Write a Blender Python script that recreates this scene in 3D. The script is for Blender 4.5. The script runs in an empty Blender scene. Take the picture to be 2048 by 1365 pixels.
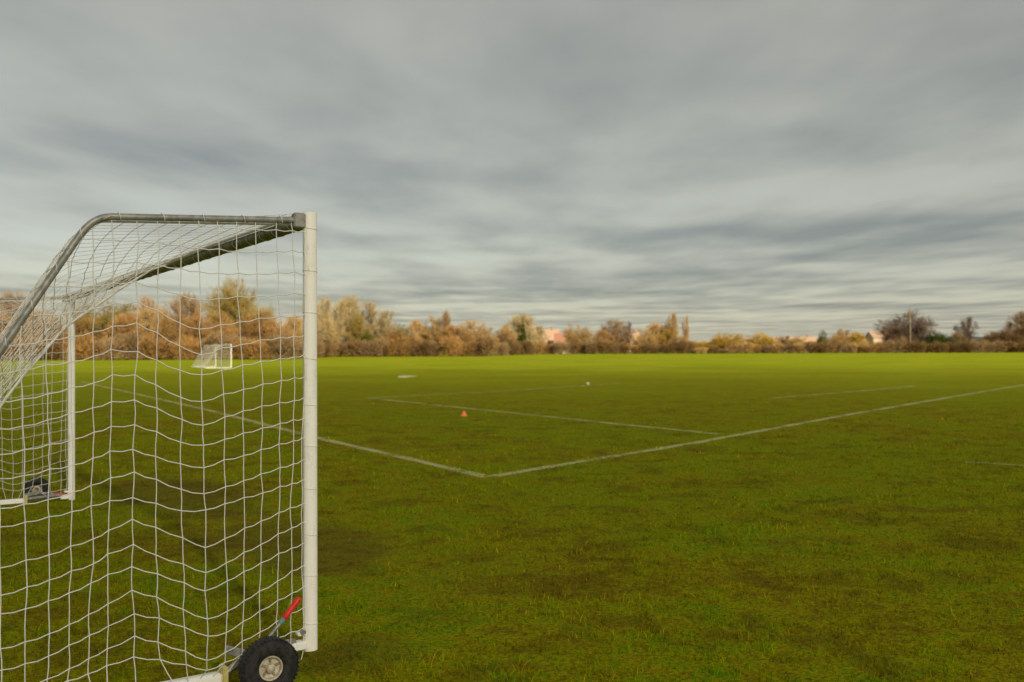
import bpy, bmesh, math, random
import numpy as np
from mathutils import Vector, Matrix

R = math.radians
scene = bpy.context.scene
col = scene.collection

# ------------------------------------------------------------------ camera
cam_d = bpy.data.cameras.new('camera')
cam = bpy.data.objects.new('camera', cam_d)
col.objects.link(cam)
scene.camera = cam
cam_d.sensor_width = 36.0
cam_d.lens = 34.0
cam_d.clip_start = 0.05
cam_d.clip_end = 200000.0
cam.matrix_world = (Matrix.Translation((0, 0, 1.759)) @ Matrix.Rotation(R(90 + 0.518), 4, 'X')
                    @ Matrix.Rotation(R(-0.196), 4, 'Z'))
cam_d.dof.use_dof = True
cam_d.dof.focus_distance = 6.0
cam_d.dof.aperture_fstop = 2.4

# ------------------------------------------------------------------ sky and sun
SUN_EL, SUN_AZ = 27.0, 153.0            # degrees; azimuth clockwise from +Y (behind the right shoulder)
to_sun = Vector((math.sin(R(SUN_AZ)) * math.cos(R(SUN_EL)), math.cos(R(SUN_AZ)) * math.cos(R(SUN_EL)), math.sin(R(SUN_EL))))
world = bpy.data.worlds.new('World')
scene.world = world
world.use_nodes = True
wn, wl = world.node_tree.nodes, world.node_tree.links
wn.clear()
sky = wn.new('ShaderNodeTexSky')
sky.sky_type = 'NISHITA'
sky.sun_disc = False
sky.sun_elevation = R(SUN_EL)
sky.sun_rotation = R(SUN_AZ)
sky.air_density = 1.0
sky.dust_density = 0.6
bg = wn.new('ShaderNodeBackground')
bg.inputs['Strength'].default_value = 0.06
wo = wn.new('ShaderNodeOutputWorld')
wl.new(sky.outputs['Color'], bg.inputs['Color'])
wl.new(bg.outputs[0], wo.inputs[0])

sun_d = bpy.data.lights.new('sun', 'SUN')
sun_d.energy = 5.0
sun_d.angle = R(2.2)
sun_d.color = (1.0, 0.90, 0.72)
sun = bpy.data.objects.new('sun', sun_d)
col.objects.link(sun)
sun.rotation_euler = (-to_sun).to_track_quat('-Z', 'Y').to_euler()
sun.location = to_sun * 50

vs = scene.view_settings
vs.view_transform = 'Standard'
vs.look = 'None'
vs.exposure = 0.5
vs.gamma = 1.0
vs.use_curve_mapping = False
scene.cycles.use_denoising = True
scene.cycles.max_bounces = 8
scene.cycles.transparent_max_bounces = 12
scene.cycles.sample_clamp_indirect = 4.0

# ------------------------------------------------------------------ node helpers
class NT:
    def __init__(s, tree): s.t = tree; s.n = tree.nodes; s.l = tree.links
    def add(s, typ, **kw):
        n = s.n.new(typ)
        for k, v in kw.items(): setattr(n, k, v)
        return n
    def put(s, sock, v):
        if isinstance(v, bpy.types.NodeSocket): s.l.new(v, sock)
        elif v is not None: sock.default_value = v
    def noise(s, vec, scale, detail=4, rough=0.55, dist=0.0, out='Fac'):
        n = s.add('ShaderNodeTexNoise')
        s.put(n.inputs['Vector'], vec); n.inputs['Scale'].default_value = scale
        n.inputs['Detail'].default_value = detail; n.inputs['Roughness'].default_value = rough
        n.inputs['Distortion'].default_value = dist
        return n.outputs[out]
    def ramp(s, fac, stops, interp='EASE'):
        n = s.add('ShaderNodeValToRGB'); s.put(n.inputs[0], fac)
        cr = n.color_ramp; cr.interpolation = interp
        while len(cr.elements) < len(stops): cr.elements.new(0.5)
        for e, (p, c) in zip(cr.elements, stops):
            e.position = p
            e.color = (c, c, c, 1) if isinstance(c, (int, float)) else (c[0], c[1], c[2], 1)
        return n.outputs[0]
    def math(s, op, a, b=None, c=None, clamp=False):
        n = s.add('ShaderNodeMath', operation=op, use_clamp=clamp)
        s.put(n.inputs[0], a); s.put(n.inputs[1], b)
        if c is not None: s.put(n.inputs[2], c)
        return n.outputs[0]
    def mix(s, fac, a, b, blend='MIX'):
        n = s.add('ShaderNodeMix', data_type='RGBA', blend_type=blend)
        s.put(n.inputs[0], fac)
        for i, v in ((6, a), (7, b)):
            if isinstance(v, (tuple, list)) and len(v) == 3: v = (*v, 1)
            s.put(n.inputs[i], v)
        return n.outputs[2]
    def maprange(s, v, a, b, c=0.0, d=1.0, smooth=True):
        n = s.add('ShaderNodeMapRange'); n.interpolation_type = 'SMOOTHSTEP' if smooth else 'LINEAR'
        s.put(n.inputs[0], v)
        for i, q in enumerate((a, b, c, d)): n.inputs[i + 1].default_value = q
        return n.outputs[0]
    def mapping(s, vec, loc=(0, 0, 0), rot=(0, 0, 0), scale=(1, 1, 1), vt='POINT'):
        n = s.add('ShaderNodeMapping', vector_type=vt); s.put(n.inputs[0], vec)
        n.inputs[1].default_value = loc; n.inputs[2].default_value = rot; n.inputs[3].default_value = scale
        return n.outputs[0]
    def pos(s): return s.add('ShaderNodeNewGeometry').outputs['Position']
    def objco(s): return s.add('ShaderNodeTexCoord').outputs['Object']

def mat_new(name):
    m = bpy.data.materials.new(name); m.use_nodes = True
    nt = NT(m.node_tree); nt.n.clear()
    out = nt.add('ShaderNodeOutputMaterial')
    return m, nt, out

def bsdf(nt, out, base, rough=0.6, spec=0.3, metal=0.0, bump=None, bstr=0.3, bdist=0.01):
    b = nt.add('ShaderNodeBsdfPrincipled')
    if isinstance(base, (tuple, list)) and len(base) == 3: base = (*base, 1)
    nt.put(b.inputs['Base Color'], base); nt.put(b.inputs['Roughness'], rough)
    b.inputs['Specular IOR Level'].default_value = spec; b.inputs['Metallic'].default_value = metal
    if bump is not None:
        bp = nt.add('ShaderNodeBump'); nt.put(bp.inputs['Height'], bump)
        bp.inputs['Strength'].default_value = bstr; bp.inputs['Distance'].default_value = bdist
        nt.l.new(bp.outputs[0], b.inputs['Normal'])
    nt.l.new(b.outputs[0], out.inputs[0])
    return b

# goal placement (metres): near post foot, direction of the goal line, direction of the back of the goal
NEAR = Vector((-1.1295, 5.4077, 0))
GRZ = math.atan2(0.82872, -0.55966)
GL = 7.32
LIFT = 0.09                                # the near end stands jacked up on its transport wheel

# ------------------------------------------------------------------ cloud layer (the overcast, a real sheet 700 m up)
def m_cloud():
    m, nt, out = mat_new('overcast_cloud')
    p = nt.objco()
    warp = nt.noise(nt.mapping(p, scale=(1 / 2600, 1 / 2600, 1)), 1.0, 3, 0.5, 0.0, 'Color')
    wv = nt.add('ShaderNodeVectorMath', operation='MULTIPLY_ADD')
    nt.put(wv.inputs[0], warp); wv.inputs[1].default_value = (420, 420, 0); nt.put(wv.inputs[2], p)
    w = wv.outputs[0]
    big = nt.noise(nt.mapping(w, loc=(3.1, 1.7, 0), scale=(1 / 4600, 1 / 4200, 1)), 1.0, 2, 0.45, 0.0)
    med = nt.noise(nt.mapping(w, loc=(7.7, 4.2, 0), scale=(1 / 1500, 1 / 1700, 1)), 1.0, 2, 0.40, 0.0)
    sml = nt.noise(nt.mapping(w, loc=(1.7, 8.2, 0), scale=(1 / 600, 1 / 1400, 1)), 1.0, 4, 0.50, 0.0)
    thick = nt.math('ADD', nt.math('MULTIPLY', big, 0.46), nt.math('MULTIPLY', med, 0.24))
    thick = nt.math('ADD', thick, nt.math('MULTIPLY', sml, 0.30))
    # thicker cloud lets less light through
    colr = nt.ramp(thick, [(0.38, (0.53, 0.525, 0.445)), (0.455, (0.46, 0.46, 0.395)), (0.52, (0.345, 0.355, 0.325)), (0.62, (0.21, 0.225, 0.22))], 'LINEAR')
    alpha = nt.maprange(thick, 0.36, 0.56, 0.62, 0.80)
    # unseen break, placed behind the camera so sun reaches the far field
    sep = nt.add('ShaderNodeSeparateXYZ'); nt.put(sep.inputs[0], p)
    wob = nt.noise(nt.mapping(p, scale=(1 / 260, 1 / 260, 1)), 1.0, 3, 0.55)
    yb = nt.math('ADD', sep.outputs[1], nt.math('MULTIPLY', nt.math('SUBTRACT', wob, 0.5), 70.0))
    a1 = nt.maprange(yb, -1190, -1140, smooth=False)
    a2 = nt.maprange(yb, -560, -430)
    gap = nt.math('MULTIPLY', a1, nt.math('SUBTRACT', 1.0, a2))
    alpha = nt.math('MULTIPLY', alpha, nt.math('SUBTRACT', 1.0, nt.math('MULTIPLY', gap, 0.97)))
    tr = nt.add('ShaderNodeBsdfTranslucent'); nt.put(tr.inputs[0], colr)
    tp = nt.add('ShaderNodeBsdfTransparent')
    mx = nt.add('ShaderNodeMixShader')
    nt.put(mx.inputs[0], alpha); nt.l.new(tp.outputs[0], mx.inputs[1]); nt.l.new(tr.outputs[0], mx.inputs[2])
    nt.l.new(mx.outputs[0], out.inputs[0])
    return m

def simple_mesh(name, verts, faces, mat, parent=None, smooth=False):
    me = bpy.data.meshes.new(name)
    me.from_pydata([tuple(v) for v in verts], [], faces)
    if mat: me.materials.append(mat)
    if smooth: me.polygons.foreach_set('use_smooth', [True] * len(me.polygons))
    me.update()
    o = bpy.data.objects.new(name, me); col.objects.link(o)
    if parent: o.parent = parent
    return o

def tag(o, label=None, cat=None, group=None, kind=None):
    if label: o['label'] = label
    if cat: o['category'] = cat
    if group: o['group'] = group
    if kind: o['kind'] = kind
    return o

S = 70000.0
cl = simple_mesh('cloud_layer', [(-S, -S, 0), (S, -S, 0), (S, S, 0), (-S, S, 0)], [(0, 1, 2, 3)], m_cloud())
cl.location = (0, 0, 700)
tag(cl, 'grey overcast cloud layer covering the whole sky', kind='structure')

# ------------------------------------------------------------------ turf colour, shared by the ground sheet and the grass blades
def turf_group():
    g = bpy.data.node_groups.new('turf_colour', 'ShaderNodeTree')
    g.interface.new_socket('Color', in_out='OUTPUT', socket_type='NodeSocketColor')
    g.interface.new_socket('Height', in_out='OUTPUT', socket_type='NodeSocketFloat')
    nt = NT(g)
    go = nt.add('NodeGroupOutput')
    p0 = nt.pos()
    p = nt.mapping(p0, scale=(1, 1, 0))
    broad = nt.noise(p, 0.07, 3, 0.5)
    mid = nt.noise(nt.mapping(p, loc=(11, 3, 0)), 0.55, 4, 0.6, 0.3)
    fine = nt.noise(nt.mapping(p, loc=(5, 9, 0)), 5.0, 4, 0.65)
    vfine = nt.noise(p, 34.0, 2, 0.6)
    a = nt.math('ADD', nt.math('MULTIPLY', mid, 0.45), nt.math('MULTIPLY', fine, 0.55))
    grain = nt.noise(nt.mapping(p, loc=(2, 17, 0)), 14.0, 3, 0.7)
    a = nt.math('ADD', nt.math('MULTIPLY', a, 0.72), nt.math('MULTIPLY', grain, 0.28))
    c = nt.ramp(a, [(0.38, (0.135, 0.105, 0.004)), (0.45, (0.192, 0.162, 0.003)), (0.50, (0.240, 0.228, 0.002)), (0.55, (0.180, 0.225, 0.002)), (0.63, (0.112, 0.192, 0.002))], 'LINEAR')
    c = nt.mix(nt.maprange(broad, 0.45, 0.65, 0, 0.6), c, (0.178, 0.225, 0.001))
    worn = nt.noise(nt.mapping(p, loc=(21, 13, 0)), 1.5, 4, 0.68, 0.5)
    c = nt.mix(nt.maprange(worn, 0.48, 0.64, 0.0, 0.62), c, nt.mix(grain, (0.085, 0.062, 0.004), (0.170, 0.125, 0.006)))
    # turf colour lightened with distance, carrying part of the far field's sunlight
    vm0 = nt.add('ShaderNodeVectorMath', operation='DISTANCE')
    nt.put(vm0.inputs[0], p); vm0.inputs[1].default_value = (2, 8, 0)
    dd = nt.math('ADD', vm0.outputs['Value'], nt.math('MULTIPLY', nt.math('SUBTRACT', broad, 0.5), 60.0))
    far_sunlit = nt.maprange(dd, 22, 95, 0, 0.95, smooth=False)
    c = nt.mix(far_sunlit, c, nt.mix(nt.maprange(nt.math('ADD', nt.math('MULTIPLY', broad, 0.5), nt.math('MULTIPLY', nt.noise(nt.mapping(p, loc=(4, 4, 0)), 0.16, 4, 0.6), 0.5)), 0.4, 0.6), (0.215, 0.265, 0.004), (0.29, 0.315, 0.012)))
    c = nt.mix(nt.maprange(vfine, 0.42, 0.66, 0.0, 0.55), c, (0.055, 0.045, 0.008))
    clod = nt.noise(nt.mapping(p, loc=(31, 7, 0)), 8.0, 2, 0.5)
    c = nt.mix(nt.maprange(clod, 0.68, 0.75, 0.0, 0.6), c, (0.040, 0.030, 0.005))
    # bare mud worn in front of the goal line, plus painted shade by the post
    ml = nt.mapping(p, loc=(NEAR.x, NEAR.y, 0), rot=(0, 0, GRZ), vt='TEXTURE')   # into goal axes
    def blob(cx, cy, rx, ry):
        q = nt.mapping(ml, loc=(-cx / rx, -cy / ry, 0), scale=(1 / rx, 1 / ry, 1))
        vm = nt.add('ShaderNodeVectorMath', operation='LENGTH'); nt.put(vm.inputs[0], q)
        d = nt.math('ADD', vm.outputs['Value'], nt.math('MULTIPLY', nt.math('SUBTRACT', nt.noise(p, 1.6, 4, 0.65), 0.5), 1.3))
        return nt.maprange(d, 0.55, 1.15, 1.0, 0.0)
    mud = nt.math('MAXIMUM', blob(3.3, -1.2, 1.6, 0.9), nt.math('MULTIPLY', blob(1.4, -2.0, 1.2, 0.8), 0.15))
    mud = nt.math('MAXIMUM', mud, blob(7.0, -1.2, 2.2, 0.9))
    mud = nt.math('MAXIMUM', mud, nt.math('MULTIPLY', blob(0.1, -0.3, 0.45, 0.4), 0.6))  # shade of the near post painted as a dark patch at its foot
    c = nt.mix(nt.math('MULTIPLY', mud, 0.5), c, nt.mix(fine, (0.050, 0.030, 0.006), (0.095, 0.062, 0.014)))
    nt.l.new(c, go.inputs[0])
    nt.put(go.inputs[1], nt.math('ADD', fine, nt.math('MULTIPLY', vfine, 0.5)))
    return g
TURF = turf_group()

def m_ground():
    m, nt, out = mat_new('turf_ground')
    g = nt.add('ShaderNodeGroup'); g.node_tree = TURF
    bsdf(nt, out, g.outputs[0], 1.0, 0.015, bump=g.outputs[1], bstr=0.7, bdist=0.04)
    return m
G = 9000.0
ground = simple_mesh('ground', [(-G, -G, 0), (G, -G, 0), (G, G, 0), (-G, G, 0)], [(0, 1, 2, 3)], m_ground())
tag(ground, 'worn green and brown playing field turf', kind='structure')

# ------------------------------------------------------------------ pitch lines: worn paint, 4 mm above the turf
def m_paint(name, wear=0.46, colr=(0.40, 0.40, 0.20)):
    m, nt, out = mat_new(name)
    p = nt.mapping(nt.pos(), scale=(1, 1, 0))
    n = nt.math('ADD', nt.math('MULTIPLY', nt.noise(p, 9.0, 3, 0.7), 0.5), nt.math('MULTIPLY', nt.noise(p, 0.9, 3, 0.6), 0.5))
    a = nt.maprange(n, wear - 0.09, wear + 0.09, 0.05, 0.85)
    b = nt.add('ShaderNodeBsdfDiffuse'); b.inputs[0].default_value = (*colr, 1)
    t = nt.add('ShaderNodeBsdfTransparent'); mx = nt.add('ShaderNodeMixShader')
    nt.put(mx.inputs[0], a); nt.l.new(t.outputs[0], mx.inputs[1]); nt.l.new(b.outputs[0], mx.inputs[2])
    nt.l.new(mx.outputs[0], out.inputs[0])
    return m
PAINT = m_paint('worn_line_paint', 0.45, (0.44, 0.42, 0.18))
PAINT2 = m_paint('faded_line_paint', 0.455, (0.42, 0.41, 0.16))
rng = np.random.default_rng(7)
LINE_SEGS = []
def pitch_line(pts, width, mat, label, z=0.004, name='pitch_line'):
    pts = [Vector(p) for p in pts]
    vs_, fs = [], []
    L = []
    for a, b in zip(pts[:-1], pts[1:]):
        n = max(2, int((b - a).length / 0.5))
        for k in range(n): L.append(a.lerp(b, k / n))
        LINE_SEGS.append((a, b, width))
    L.append(pts[-1])
    for i, p in enumerate(L):
        d = (L[min(i + 1, len(L) - 1)] - L[max(i - 1, 0)]).normalized()
        nrm = Vector((-d.y, d.x))
        j = rng.uniform(-0.012, 0.012); w = width * rng.uniform(0.8, 1.15) / 2
        vs_ += [(p.x + nrm.x * (j + w), p.y + nrm.y * (j + w), z), (p.x + nrm.x * (j - w), p.y + nrm.y * (j - w), z)]
        if i: fs.append((2 * i - 2, 2 * i - 1, 2 * i + 1, 2 * i))
    o = simple_mesh(name, vs_, fs, mat)
    tag(o, label, kind='structure')
    return o
pitch_line([(-24.8, 55.7), (-9.12, 28.87), (-3.83, 19.3), (-0.34, 13.37)], 0.2, PAINT, 'worn white line running from the near goal to the marked corner')
pitch_line([(-0.26, 13.48), (3.54, 18.3), (9.12, 26.0), (24.5, 46.3), (40, 66.5)], 0.2, PAINT, 'worn white line running away to the right from the marked corner')
pitch_line([(-5.3, 35.6), (-0.2, 27.24), (2.43, 22.89), (4.3, 20.0)], 0.2, PAINT2, 'faded white line past the orange cone')
pitch_line([(-5.2, 35.75), (0.34, 42.0), (5.6, 50.2)], 0.2, PAINT, 'faint far white line beside the ball', 0.005)
pitch_line([(9.18, 34.4), (14.2, 39.8), (19, 45.5)], 0.2, PAINT2, 'faint white line beyond the long right-hand line')
pitch_line([(7.0, 14.98), (7.75, 14.4)], 0.10, PAINT2, 'short faded white line at the right edge')
m_patch = m_paint('paint_patch', 0.42, (0.55, 0.55, 0.30))
pv = [(-7.05 + 0.55 * math.cos(a) * (1 + 0.25 * math.sin(3 * a)), 64.3 + 2.8 * math.sin(a) * (1 + 0.2 * math.cos(2 * a + 1)), 0.004) for a in [k * math.tau / 28 for k in range(28)]]
tag(simple_mesh('paint_patch', pv, [tuple(range(28))], m_patch), 'white patch of spilt line paint on the far turf', kind='structure')

# ------------------------------------------------------------------ geometry builders
class MB:
    def __init__(s): s.v = []; s.f = []
    def tube(s, pts, rad, n=12, cap=True, ry=None, up=(0, 0, 1)):
        pts = [Vector(p) for p in pts]
        if not isinstance(rad, (list, tuple)): rad = [rad] * len(pts)
        b = len(s.v)
        for i, p in enumerate(pts):
            d = (pts[min(i + 1, len(pts) - 1)] - pts[max(i - 1, 0)]).normalized()
            u = Vector(up)
            if abs(d.dot(u)) > 0.97: u = Vector((1, 0, 0))
            x = d.cross(u).normalized(); y = x.cross(d).normalized()
            for k in range(n):
                a = math.tau * k / n
                s.v.append(p + x * (math.cos(a) * rad[i]) + y * (math.sin(a) * (rad[i] if ry is None else ry)))
        for i in range(len(pts) - 1):
            for k in range(n):
                k2 = (k + 1) % n
                s.f.append((b + i * n + k, b + i * n + k2, b + (i + 1) * n + k2, b + (i + 1) * n + k))
        if cap:
            s.f.append(tuple(b + k for k in range(n))[::-1]); e = b + (len(pts) - 1) * n
            s.f.append(tuple(e + k for k in range(n)))
        return s
    def box(s, c, size, mat=None, bev=0.0):
        c = Vector(c); hx, hy, hz = [q / 2 for q in size]
        b = len(s.v); m = mat or Matrix.Identity(3)
        if bev <= 0:
            for z in (-hz, hz):
                for y in (-hy, hy):
                    for x in (-hx, hx): s.v.append(c + m @ Vector((x, y, z)))
            s.f += [tuple(b + q for q in f) for f in ((0, 2, 3, 1), (4, 5, 7, 6), (0, 1, 5, 4), (2, 6, 7, 3), (0, 4, 6, 2), (1, 3, 7, 5))]
        else:                     # chamfered along every edge: three nested rings
            def ring(z, ix):
                a, d = hx - ix, hy - ix
                e = min(bev, a * 0.9, d * 0.9)
                return [(a - e, -d), (a, -d + e), (a, d - e), (a - e, d), (-a + e, d), (-a, d - e), (-a, -d + e), (-a + e, -d)], z
            rs = [ring(-hz, bev), ring(-hz + bev, 0), ring(hz - bev, 0), ring(hz, bev)]
            for r_, z in rs:
                for x, y in r_: s.v.append(c + m @ Vector((x, y, z)))
            for i in range(3):
                for k in range(8):
                    k2 = (k + 1) % 8
                    s.f.append((b + i * 8 + k, b + i * 8 + k2, b + (i + 1) * 8 + k2, b + (i + 1) * 8 + k))
            s.f.append(tuple(b + k for k in range(8))[::-1]); s.f.append(tuple(b + 24 + k for k in range(8)))
        return s
    def lathe(s, prof, c, axis, n=32):
        """prof: list of (radius, offset along axis)"""
        c = Vector(c); ax = Vector(axis).normalized()
        x = ax.cross(Vector((0, 0, 1))); x = x.normalized() if x.length > 0.1 else Vector((1, 0, 0)); y = ax.cross(x)
        b = len(s.v)
        for r_, o in prof:
            for k in range(n):
                a = math.tau * k / n
                s.v.append(c + ax * o + x * (r_ * math.cos(a)) + y * (r_ * math.sin(a)))
        for i in range(len(prof) - 1):
            for k in range(n):
                k2 = (k + 1) % n
                s.f.append((b + i * n + k, b + i * n + k2, b + (i + 1) * n + k2, b + (i + 1) * n + k))
        return s
    def build(s, name, mat, parent=None, smooth=True, xf=None):
        v = [xf(p) for p in s.v] if xf else s.v
        o = simple_mesh(name, v, s.f, mat, parent, smooth)
        if smooth:
            me = o.data
            try: me.set_sharp_from_angle(angle=R(40))
            except Exception: pass
        return o

def np_mesh(name, V, F, mat, parent=None, smooth=False):
    """V (n,3), F (m,k) all faces with k corners"""
    me = bpy.data.meshes.new(name)
    V = np.asarray(V, np.float32); F = np.asarray(F, np.int32)
    me.vertices.add(len(V)); me.vertices.foreach_set('co', V.ravel())
    k = F.shape[1]
    me.loops.add(F.size); me.loops.foreach_set('vertex_index', F.ravel())
    me.polygons.add(len(F))
    me.polygons.foreach_set('loop_start', np.arange(0, F.size, k, dtype=np.int32))
    me.polygons.foreach_set('loop_total', np.full(len(F), k, np.int32))
    if smooth: me.polygons.foreach_set('use_smooth', np.ones(len(F), bool))
    if mat: me.materials.append(mat)
    me.update(calc_edges=True)
    o = bpy.data.objects.new(name, me); col.objects.link(o)
    if parent: o.parent = parent
    return o

def cords(segs, r):
    """square prisms along segments (n,2,3) -> V,F ; r scalar or (n,)"""
    segs = np.asarray(segs, np.float64)
    a, b = segs[:, 0], segs[:, 1]
    d = b - a; ln = np.linalg.norm(d, axis=1, keepdims=True); d = d / np.maximum(ln, 1e-9)
    ref = np.where(np.abs(d[:, 2:3]) > 0.9, [[1.0, 0, 0]], [[0, 0, 1.0]])
    x = np.cross(d, ref); x /= np.linalg.norm(x, axis=1, keepdims=True); y = np.cross(d, x)
    r = np.broadcast_to(np.asarray(r, float).reshape(-1, 1), (len(a), 1))
    V = np.stack([a + x * r, a + y * r, a - x * r, a - y * r, b + x * r, b + y * r, b - x * r, b - y * r], 1)
    q = np.array([[0, 1, 5, 4], [1, 2, 6, 5], [2, 3, 7, 6], [3, 0, 4, 7]])
    F = (np.arange(len(a)) * 8)[:, None, None] + q[None]
    return V.reshape(-1, 3), F.reshape(-1, 4)

def knots(P, r):
    P = np.asarray(P); n = len(P)
    V = P[:, None] + r * np.array([[1, 0, 0], [0, 1, 0], [-1, 0, 0], [0, -1, 0], [0, 0, 1.2], [0, 0, -1.2]])[None]
    # quads keep one corner count: degenerate-free kite faces around the equator
    q = np.array([[4, 0, 5, 1], [4, 1, 5, 2], [4, 2, 5, 3], [4, 3, 5, 0]])
    F = (np.arange(n) * 6)[:, None, None] + q[None]
    return V.reshape(-1, 3), F.reshape(-1, 4)

def join_np(parts):
    Vs, Fs, o = [], [], 0
    for V, F in parts:
        Vs.append(V); Fs.append(F + o); o += len(V)
    return np.concatenate(Vs), np.concatenate(Fs)

# ------------------------------------------------------------------ object materials
def m_white(name, base=(0.92, 0.89, 0.79), dirt=(0.34, 0.31, 0.20), amt=0.4, rough=0.38):
    m, nt, out = mat_new(name)
    p = nt.objco()
    n1 = nt.noise(nt.mapping(p, scale=(1, 1, 0.35)), 14.0, 5, 0.7)
    n2 = nt.noise(p, 70.0, 3, 0.7)
    f = nt.math('MULTIPLY', nt.maprange(nt.math('ADD', nt.math('MULTIPLY', n1, 0.7), nt.math('MULTIPLY', n2, 0.3)), 0.50, 0.68), amt)
    c = nt.mix(f, base, dirt)
    bsdf(nt, out, c, nt.maprange(n1, 0.3, 0.7, rough, rough + 0.25), 0.4, bump=n2, bstr=0.08, bdist=0.002)
    return m
def m_plain(name, c1, c2, rough=0.6, spec=0.3, metal=0.0, sc=30.0, bstr=0.15):
    m, nt, out = mat_new(name)
    n = nt.noise(nt.objco(), sc, 4, 0.65)
    bsdf(nt, out, nt.mix(nt.maprange(n, 0.35, 0.65), c1, c2), rough, spec, metal, bump=n, bstr=bstr, bdist=0.003)
    return m
M_POST = m_white('white_painted_post')
M_BAR = m_white('algae_stained_crossbar', (0.13, 0.135, 0.045), (0.05, 0.06, 0.015), 0.8)
M_STEEL = m_plain('galvanised_steel', (0.20, 0.20, 0.17), (0.34, 0.33, 0.29), 0.5, 0.4, 0.35, 25)
M_CORD = m_plain('white_net_cord', (0.74, 0.71, 0.63), (0.84, 0.82, 0.75), 0.8, 0.15, 0, 40)
M_CLIP = m_plain('grey_plastic_clip', (0.62, 0.60, 0.50), (0.74, 0.71, 0.62), 0.6)
M_TYRE = m_plain('black_rubber_tyre', (0.012, 0.012, 0.012), (0.035, 0.032, 0.026), 0.75, 0.3, 0, 40, 0.4)
M_RIM = m_plain('cream_wheel_rim', (0.62, 0.56, 0.42), (0.42, 0.36, 0.24), 0.5, 0.4, 0, 45)
M_HUB = m_plain('dull_hub', (0.25, 0.20, 0.12), (0.36, 0.30, 0.2), 0.5, 0.4, 0.3, 40)
M_RED = m_plain('red_rubber_grip', (0.62, 0.012, 0.012), (0.70, 0.03, 0.02), 0.5, 0.4, 0, 30)
M_YELLOW = m_plain('yellowed_plastic_cap', (0.62, 0.55, 0.20), (0.50, 0.42, 0.14), 0.55, 0.35, 0, 30)
M_TEAL = m_plain('teal_collar', (0.10, 0.22, 0.17), (0.14, 0.28, 0.22), 0.5, 0.3, 0, 30)
M_BOLT = m_plain('steel_bolt', (0.30, 0.29, 0.26), (0.42, 0.40, 0.36), 0.4, 0.5, 0.6, 40)

# ------------------------------------------------------------------ football goal
# frame profile of one side, (distance behind the goal line, height)
BEND_T, BEND_Z, BACK_T = 1.15, 2.305, 2.56
def bend_profile():
    p = [(0.02, 2.395)]
    p.append((BEND_T - 0.10, BEND_Z + 0.035))
    for k in range(1, 7):
        a = k / 7
        A, B, C = Vector((BEND_T - 0.10, BEND_Z + 0.035)), Vector((BEND_T - 0.01, BEND_Z + 0.028)), Vector((BEND_T + 0.055, BEND_Z - 0.085))
        q = A * (1 - a) ** 2 + B * 2 * a * (1 - a) + C * a * a
        p.append((q.x, q.y))
    p += [(BEND_T + 0.055, BEND_Z - 0.085), (BACK_T, 0.0)]
    return p
PROF = bend_profile()
PT = np.array([q[0] for q in PROF]); PZ = np.array([q[1] for q in PROF])

SAG_T = np.array([0, .15, .30, .48, .62, .78, .94, 1.15, 1.4, 1.85, 2.6])
SAG_Z = np.array([0.0, 0.4, 0.9, 1.75, 2.1, 2.45])
SAG = np.array([
    [0, .02, .04, .07, .10, .06, .03, .05, .08, .10, .12],
    [0, .035, .085, .145, .195, .11, .025, .10, .17, .22, .25],
    [0, .03, .07, .12, .170, .09, .020, .09, .14, .20, .25],
    [0, .01, .03, .065, .10, .015, -.065, .00, .05, .12, .20],
    [0, .00, .01, .02, .02, .00, -.02, -.01, .0, .05, .10],
    [0, 0, 0, 0, 0, 0, 0, 0, 0, 0, 0]])
BUL_T = np.array([0, .3, .62, .94, 1.4, 2.0, 2.6]); BUL = np.array([0, .05, .11, -.05, .02, .05, 0])
def bilerp(t, z):
    t = np.asarray(t); z = np.asarray(z)
    rows = np.array([np.interp(t, SAG_T, r_) for r_ in SAG])
    out = np.empty_like(t, dtype=float)
    for i in range(len(t)): out[i] = np.interp(z[i], SAG_Z, rows[:, i])
    return out

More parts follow.
